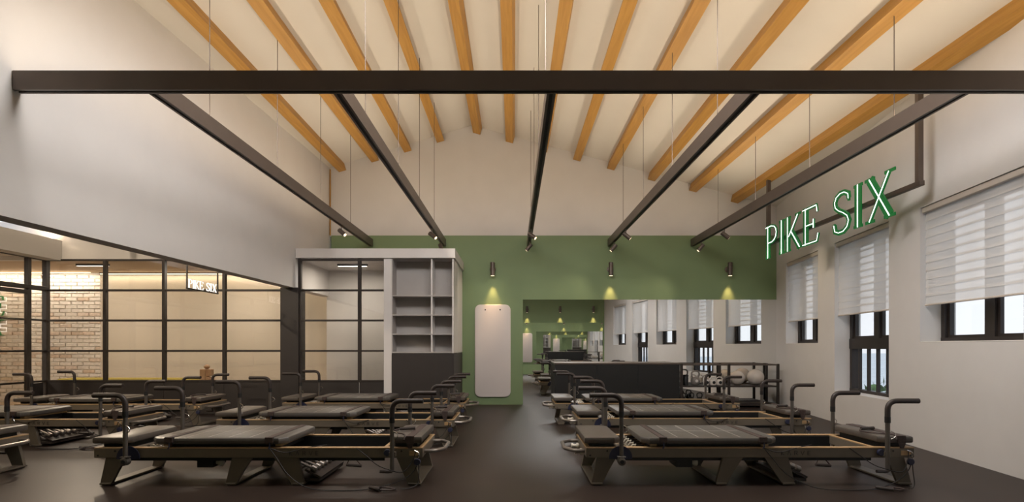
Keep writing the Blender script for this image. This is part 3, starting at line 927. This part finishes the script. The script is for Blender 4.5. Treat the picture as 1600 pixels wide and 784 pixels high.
# green sign on the brick wall
w3 = empty('letter_sign', (-9.70, 10.39, 1.45))
tag(w3, 'green haloed sign letters on the pale brick wall at the picture edge', 'sign')
xe = word(w3, 'PIKE', -1.02, .20, .37, .05, 'signgreen', None, sx=.92)
word(w3, 'SIX', -.68, -.18, .30, .05, 'signgreen', None, sx=.95)
hb = MB().box(-1.0, .0, .012, .018, .22, .55).box(-.66, -.0, .012, .018, -.16, .10)
hb.build('halo_back', 'whitelit', w3, smooth=False)

# ------------------------------------------------------------------ reformers
KARVE = [(.80, [([(.08, 0), (.08, 1)], .1), ([(.62, 1), (.12, .5), (.62, 0)], .1)]), (.92, [([(.05, 0), (.40, 1), (.75, 0)], .1)]),
         (.84, [([(.08, 0), (.08, 1)], .1), ([(.08, .95), (.5, .95), (.64, .84), (.64, .60), (.5, .48), (.12, .48)], .1), ([(.42, .48), (.68, 0)], .1)]),
         (.92, [([(.05, 1), (.40, 0), (.75, 1)], .1)]), (.72, [([(.08, .0), (.08, 1)], .1), ([(.08, .95), (.6, .95)], .1), ([(.08, .5), (.55, .5)], .1), ([(.08, .05), (.6, .05)], .1)])]
RL, RWD = 2.50, 0.64
Z0, Z1 = 0.212, 0.282
def leg_set(e, tx0, tx1, bx0, bx1):
    # two splayed plates joined by a floor plate
    for y in (.008, RWD - .036):
        MB().prism([(tx0, Z0), (tx1, Z0), (tx1 * .45 + bx1 * .55, .11), (bx1, .012), (bx0, .012)], y, y + .028).build('leg', 'leg', e, smooth=False)
    MB().cbox(bx0, bx1, .0, RWD, .006, .02, .002).build('base_plate', 'leg', e, smooth=False)
    for y in (.02, RWD - .06):
        MB().box(bx0 + .005, bx1 - .005, y, y + .04, 0, .006).build('rubber_foot', 'black', e, smooth=False)
def chamfer(x0, x1, y0, y1, cl, cr):
    p = []
    p += [(x0 + cl, y0)] if cl else [(x0, y0)]
    p += [(x1 - cr, y0), (x1, y0 + cr)] if cr else [(x1, y0)]
    p += [(x1, y1 - cr), (x1 - cr, y1)] if cr else [(x1, y1)]
    p += [(x0 + cl, y1), (x0, y1 - cl), (x0, y0 + cl)] if cl else [(x0, y1)]
    return p
def handlebar(e, x, y, zb, zt, dirn, ln, side):
    pts = fillet([(x, y, zb), (x, y, zt), (x + dirn * ln, y, zt)], .075, 8)
    zc = zt - .165
    h = MB().tube([(x, y, zb), (x, y, zc + .02)], .0165, 12).build('handlebar', 'post', e)
    MB().tube([(x, y, zc), (x, y, zc + .045)], .0205, 12).build('collar', 'black', h)
    up = [(x, y, zc + .04)] + [p for p in pts[1:]]
    MB().tube(up, .0195, 12).build('grip', 'grip', h)
    hk = smoothline([(x + .012, y - side * .02, zc - .06), (x + .04, y - side * .02, zc - .075), (x + .045, y - side * .02, zc - .10), (x + .015, y - side * .02, zc - .12)], 4)
    MB().tube(hk, .0035, 6).build('wire_hook', 'chrome', h)
    return h
def make_reformer(tube_side):
    e = empty('pilates_reformer')
    for y0, y1, yi in ((0, .042, .042), (RWD - .042, RWD, RWD - .054)):
        r = MB().cbox(0, RL, y0, y1, Z0, Z1, .003).build('side_rail', 'rail', e, smooth=False)
        MB().cbox(.0, RL, y0 - .001, y1 + .001, Z1, Z1 + .009, .002).build('wood_strip', 'maple', r, smooth=False)
        MB().box(.24, 2.2, yi, yi + .012, Z0 - .03, Z1 - .004).build('track_liner', 'black', r, smooth=False)
    for x0, x1, nm in ((0, .035, 'end_rail'), (RL - .035, RL, 'end_rail'), (2.195, 2.225, 'cross_rail'), (.245, .27, 'cross_rail')):
        r = MB().cbox(x0, x1, .042, RWD - .042, Z0 + .002, Z1, .003).build(nm, 'rail', e, smooth=False)
        if x0 != .245:
            MB().cbox(x0, x1, .043, RWD - .043, Z1, Z1 + .009, .002).build('wood_strip', 'maple', r, smooth=False)
    for x in (.03, .16, RL - .16, RL - .03):
        MB().lathe([(.007, 0), (.007, -.004), (.003, -.005)], (x, .0, Z0 + .018 if x in (.03, RL - .03) else Z1 - .018), 'y', 8).build('bolt', 'black', e)
    leg_set(e, .083, .232, .040, .125)
    leg_set(e, 1.045, 1.20, .995, 1.075)
    leg_set(e, 1.365, 1.545, 1.500, 1.595)
    leg_set(e, 2.30, 2.43, 2.385, 2.485)
    # pads
    MB().pad(chamfer(-.012, .262, .0, RWD, 0, .045), .318, .368, .012).build('foot_platform', 'pad', e)
    MB().box(.03, .22, .06, RWD - .06, Z1 - .01, .32).build('platform_block', 'black', e, smooth=False)
    ep = MB().pad(chamfer(2.245, 2.492, .0, RWD, .045, 0), .322, .375, .012).build('end_platform', 'pad', e)
    MB().box(2.28, 2.45, .06, RWD - .06, Z1 - .01, .324).build('platform_block', 'black', e, smooth=False)
    MB().cbox(2.375, 2.435, -.006, RWD + .006, .325, .3795, .002).build('strap', 'strap', ep, smooth=False)
    MB().prism([(2.378, .325), (2.432, .325), (2.418, .285), (2.392, .285)], -.008, .0).build('buckle', 'strap', ep, smooth=False)
    # handle resting on the end pad
    MB().tube([(2.27, .27, .392), (2.39, .30, .394)], .013, 8).build('cord_handle', 'grip', ep)
    MB().tube(smoothline([(2.27, .27, .392), (2.23, .22, .384), (2.26, .16, .380), (2.33, .10, .379), (2.36, .02, .383), (2.36, -.012, .35)], 5), .006, 6).build('hand_strap', 'strap', ep)
    # carriage
    ca = MB().pad(chamfer(.425, 1.465, -.012, RWD + .012, .055, .055), .316, .367, .014).build('carriage', 'carpad', e)
    g = MB()
    for x in (.70, .86, 1.02, 1.18):
        g.box(x - .0022, x + .0022, .012, RWD - .012, .366, .3676)
    g.box(.62, 1.28, RWD / 2 - .0022, RWD / 2 + .0022, .366, .3677)
    g.build('grid_lines', 'line', ca, smooth=False)
    for x in (.555, 1.315):
        MB().cbox(x, x + .045, -.016, RWD + .016, .316, .3705, .002).build('strap', 'strap', ca, smooth=False)
        MB().cbox(x + .048, x + .056, -.014, RWD + .014, .317, .3695, .001).build('strap', 'black', ca, smooth=False)
        MB().cbox(x - .004, x + .055, -.028, -.012, .33, .374, .004).build('buckle', 'strap', ca, smooth=False)
        MB().tube([(x + .03, -.022, .335), (x + .032, -.026, .30), (x + .022, -.024, .285)], .005, 6).build('clip', 'blue', ca)
    for x in (.50, 1.36):
        MB().box(x, x + .05, .045, RWD - .045, Z1 + .012, .32).build('wood_block', 'maple', ca, smooth=False)
    MB().box(.52, 1.38, .08, RWD - .08, Z1 - .03, .318).build('carriage_frame', 'black', ca, smooth=False)
    # springs and hooks
    for k in range(6):
        y = .10 + k * .088
        MB().tube([(.27, y, .262), (.52, y, .262)], .011, 8).build('spring', 'chrome', e)
        hk = smoothline([(.36, y, .268), (.375, y, .292), (.395, y, .290), (.395, y + .012, .275), (.405, y + .02, .296)], 4)
        MB().tube(hk, .005, 6).build('spring_hook', 'ivory', e)
    MB().cbox(.335, .355, .05, RWD - .05, .25, .275, .002).build('spring_bar', 'rail', e, smooth=False)
    # handlebars
    for y, sd in ((-.034, 1), (RWD + .034, -1)):
        h = handlebar(e, .262, y, .19, .690, -1, .242, sd)
        h2 = handlebar(e, 2.275, y, .115, .648, 1, .235, sd)
        MB().lathe([(.024, -.026), (.03, -.022), (.03, .022), (.024, .026)], (.262, y, .192), 'y', 16).build('pivot_knob', 'post', h)
        MB().lathe([(.015, -.028), (.015, .028)], (.262, y, .192), 'y', 12).build('pivot_hole', 'slot', h)
        MB().cbox(.262 - .03, .262 + .03, y - .02, y + .02, .222, .23, .002).build('clamp', 'post', h)
        yy = -.006 if sd > 0 else RWD
        pl = [(.262 + .088 * math.cos(math.radians(a)), .215 + .088 * math.sin(math.radians(a))) for a in range(-8, 189, 14)]
        MB().prism(pl, yy, yy + .006).build('pivot_disc', 'blue', e, smooth=False)
        MB().tube([(2.275, y, .118), (2.245, y - .004 * sd, .114), (2.185, y - .01 * sd, .118)], .012, 8).build('foot_handle', 'grip', h2)
        MB().cbox(2.25, 2.30, min(y, 0 if sd > 0 else RWD), max(y, 0 if sd > 0 else RWD), .225, .262, .002).build('post_bracket', 'rail', h2, smooth=False)
    # push tube at one end
    if tube_side < 0:
        p = [(.0, .09, .248), (-.075, .09, .248), (-.145, .19, .250), (-.145, RWD - .19, .250), (-.075, RWD - .09, .248), (.0, RWD - .09, .248)]
    else:
        p = [(RL, .09, .248), (RL + .075, .09, .248), (RL + .145, .19, .250), (RL + .145, RWD - .19, .250), (RL + .075, RWD - .09, .248), (RL, RWD - .09, .248)]
    MB().tube(fillet(p, .06, 6), .0155, 10).build('push_tube', 'tube', e)
    # transport wheels, knobs
    for y in (.20, RWD - .20):
        MB().lathe([(.014, 0), (.024, -.006), (.024, -.022), (.016, -.028), (.016, -.05), (.022, -.054), (.022, -.066), (.01, -.07)], (.0, y, .222), 'x', 14).build('wheel', 'ivory', e)
        if tube_side < 0:
            MB().lathe([(.012, 0), (.017, .008), (.015, .03), (.006, .036)], (RL, y, .245), 'x', 12).build('end_knob', 'ivory', e)
    MB().lathe([(.012, 0), (.018, .02), (.031, .04), (.032, .052), (.026, .058)], (.84, .16, .145), 'x', 14).build('stop_knob', 'ivory', e)
    MB().box(.72, .845, .11, .30, .115, Z0 + .004).build('stop_block', 'black', e, smooth=False)
    MB().tube([(.26, .16, .195), (.73, .16, .165)], .012, 8).build('stop_rod', 'black', e)
    # dumbbell tray between the splayed legs
    tr = MB()
    tr.prism([(1.545, .03), (1.70, .022), (1.70, .045), (1.548, .055)], -.0 + .04, RWD - .02)
    tr.prism([(1.40, .165), (1.56, .115), (1.565, .130), (1.405, .182)], .04, RWD - .02)
    tr.prism([(1.585, .105), (1.705, .045), (1.712, .058), (1.592, .12)], .04, RWD - .02)
    tr.build('dumbbell_tray', 'darkframe', e, smooth=False)
    # lettering on the near rail
    x = 1.485
    for adv, st in KARVE:
        b = MB()
        for j, (p, w) in enumerate(st):
            ribbon(b, p, w, -.0022 - .0002 * j, .001, x, Z0 + .020, .032, 1.15)
        x += (adv + .50) * .032 * 1.15
        b.build('letter', 'black', e, smooth=False)
    # cords
    def cd(pts, r=.0035):
        MB().tube(smoothline(pts, 6), r, 5).build('cord', 'cord', e)
    cd([(1.345, -.026, .29), (1.40, -.03, .22), (1.50, -.06, .10), (1.66, -.12, .02), (1.86, -.16, .006), (2.12, -.13, .008), (2.34, -.05, .05), (2.44, -.022, .12), (2.47, -.018, .20)])
    cd([(1.345, -.02, .29), (1.46, -.012, .255), (1.60, .0, .285), (1.75, .06, .30)])
    cd([(2.0, -.012, .287), (2.08, -.02, .23), (2.16, -.04, .17), (2.24, -.055, .14), (2.36, -.07, .12), (2.43, -.03, .20), (2.45, -.012, .27)])
    cd([(2.47, -.02, .22), (2.475, -.022, .12), (2.47, -.045, .03), (2.42, -.10, .008), (2.36, -.14, .012)])
    MB().tube([(2.13, -.115, .018), (2.22, -.18, .016)], .0145, 10).build('cord_handle', 'grip', e)
    MB().tube(smoothline([(2.13, -.115, .018), (2.22, -.10, .014), (2.32, -.135, .012), (2.27, -.17, .012), (2.22, -.18, .016)], 5), .006, 6).build('hand_strap', 'strap', e)
    MB().tube([(1.86, .20, .115), (1.98, .20, .108)], .012, 8).build('cord_handle', 'grip', e)
    MB().tube([(1.86, .20, .115), (1.90, .20, .20), (1.98, .20, .108)], .005, 6).build('hand_strap', 'strap', e)
    cd([(1.90, .20, .20), (1.905, .2, .24), (1.91, .1, .27), (1.92, .04, .285)])
    for x, z in ((2.235, .255), (2.462, .185)):
        MB().lathe([(.022, -.012), (.026, -.008), (.026, .008), (.022, .012)], (x, -.016, z), 'y', 14).build('pulley', 'blue', e)
    MB().cbox(2.40, 2.475, -.004, .002, Z0 + .018, Z1 - .016, .001).build('pulley_slot', 'maple', e, smooth=False)
    MB().tube(smoothline([(2.44, -.01, .27), (2.47, -.02, .255), (2.475, -.02, .23), (2.465, -.018, .205)], 4), .004, 6).build('carabiner', 'chrome', e)
    return e
tmpl = {1: make_reformer(1), -1: make_reformer(-1)}
REF = [(.551, 4.148, -1, 'front-row reformer bed between the aisle and the window wall', 'window side'), (.688, 5.83, -1, 'middle-row reformer bed between the aisle and the window wall', 'window side'), (.555, 7.36, -1, 'back-row reformer bed in front of the black storage cabinet', 'window side'),
       (-3.195, 4.14, 1, 'front-row reformer bed in the centre bank, beside the aisle', 'centre'), (-3.13, 5.72, 1, 'middle-row reformer bed in the centre bank', 'centre'), (-3.16, 7.42, 1, 'back-row reformer bed in front of the shelf unit', 'centre'),
       (-6.77, 4.15, 1, 'front-row reformer bed of the side bay, mostly out of frame', 'side bay'), (-6.62, 5.75, 1, 'middle-row reformer bed of the side bay', 'side bay'), (-6.67, 7.26, 1, 'back-row reformer bed of the side bay by the glass partition', 'side bay')]
done = set()
# one dumbbell
def make_dumbbell():
    e = empty('dumbbell')
    MB().tube([(-.05, 0, 0), (.05, 0, 0)], .011, 10).build('bar', 'dumb', e)
    for s in (-1, 1):
        MB().lathe([(.018, s * .046), (.025, s * .05), (.026, s * .085), (.02, s * .092)], (0, 0, 0), 'x', 12).build('weight_end', 'dumb', e)
    return e
db0 = make_dumbbell()
db_used = False
for x, y, ts, lab, bank in REF:
    t = tmpl[ts]
    if ts in done:
        t = copy_tree(t)
    done.add(ts)
    t.location = (x, y, 0)
    tag(t, lab + ', grey pads and taupe frame', 'reformer', 'pilates reformers in three banks')
    row = lab.split()[0]
    if bank == 'side bay' and row != 'middle-row':
        continue
    for k in range(7):
        dlab = 'steel dumbbell, ' + ('nearest the front rail', 'second from the front rail', 'third from the front rail', 'middle one', 'third from the rear rail', 'second from the rear rail', 'nearest the rear rail')[k] + ', under ' + row + ' reformer of the ' + bank + ' bank'
        d = db0 if not db_used else copy_tree(db0)
        db_used = True
        d.location = (x + 1.585, y + .075 + k * .083, .141)
        d.rotation_euler = (0, .42, 0)
        tag(d, dlab, 'dumbbell', 'dumbbells under the ' + row + ' ' + bank + ' reformer')

# ------------------------------------------------------------------ outside
tag(MB().box(5.5, 400, -250, 400, -4.2, -4.0).build('ground', 'terrain', smooth=False), 'meadow far below the windows', kind='structure')
def shrub(x, y, top, r, seed, lab):
    e = empty('tree', (x, y, -4.0))
    tag(e, lab, 'tree', 'trees outside the windows')
    rd = random.Random(seed)
    b = MB()
    H = top + 4.0
    for k in range(900):
        a, c = rd.uniform(0, 2 * math.pi), rd.uniform(-1, 1)
        q = r * (rd.uniform(.55, 1.0))
        sn = math.sqrt(1 - c * c)
        p = Vector((q * sn * math.cos(a), q * sn * math.sin(a), H - r * 1.1 + q * c * 1.1))
        u = Vector((rd.uniform(-1, 1), rd.uniform(-1, 1), rd.uniform(-1, 1))).normalized() * rd.uniform(.10, .2)
        w_ = u.orthogonal() * rd.uniform(.4, .7)
        b.add([p - u, p - w_, p + u, p + w_], [(0, 1, 2, 3)])
    b.build('foliage', 'leaf', e, smooth=False)
    MB().tube([(0, 0, 0), (.1, 0, H * .5), (0, .1, H - r)], [.18, .13, .06], 8).build('trunk', 'bark', e)
shrub(11.2, 15.9, .1, 1.2, 1, 'leafy green tree seen low through the guard bars')
shrub(14.6, 19.5, -.4, 1.4, 2, 'leafy green tree further off through the guard bars')
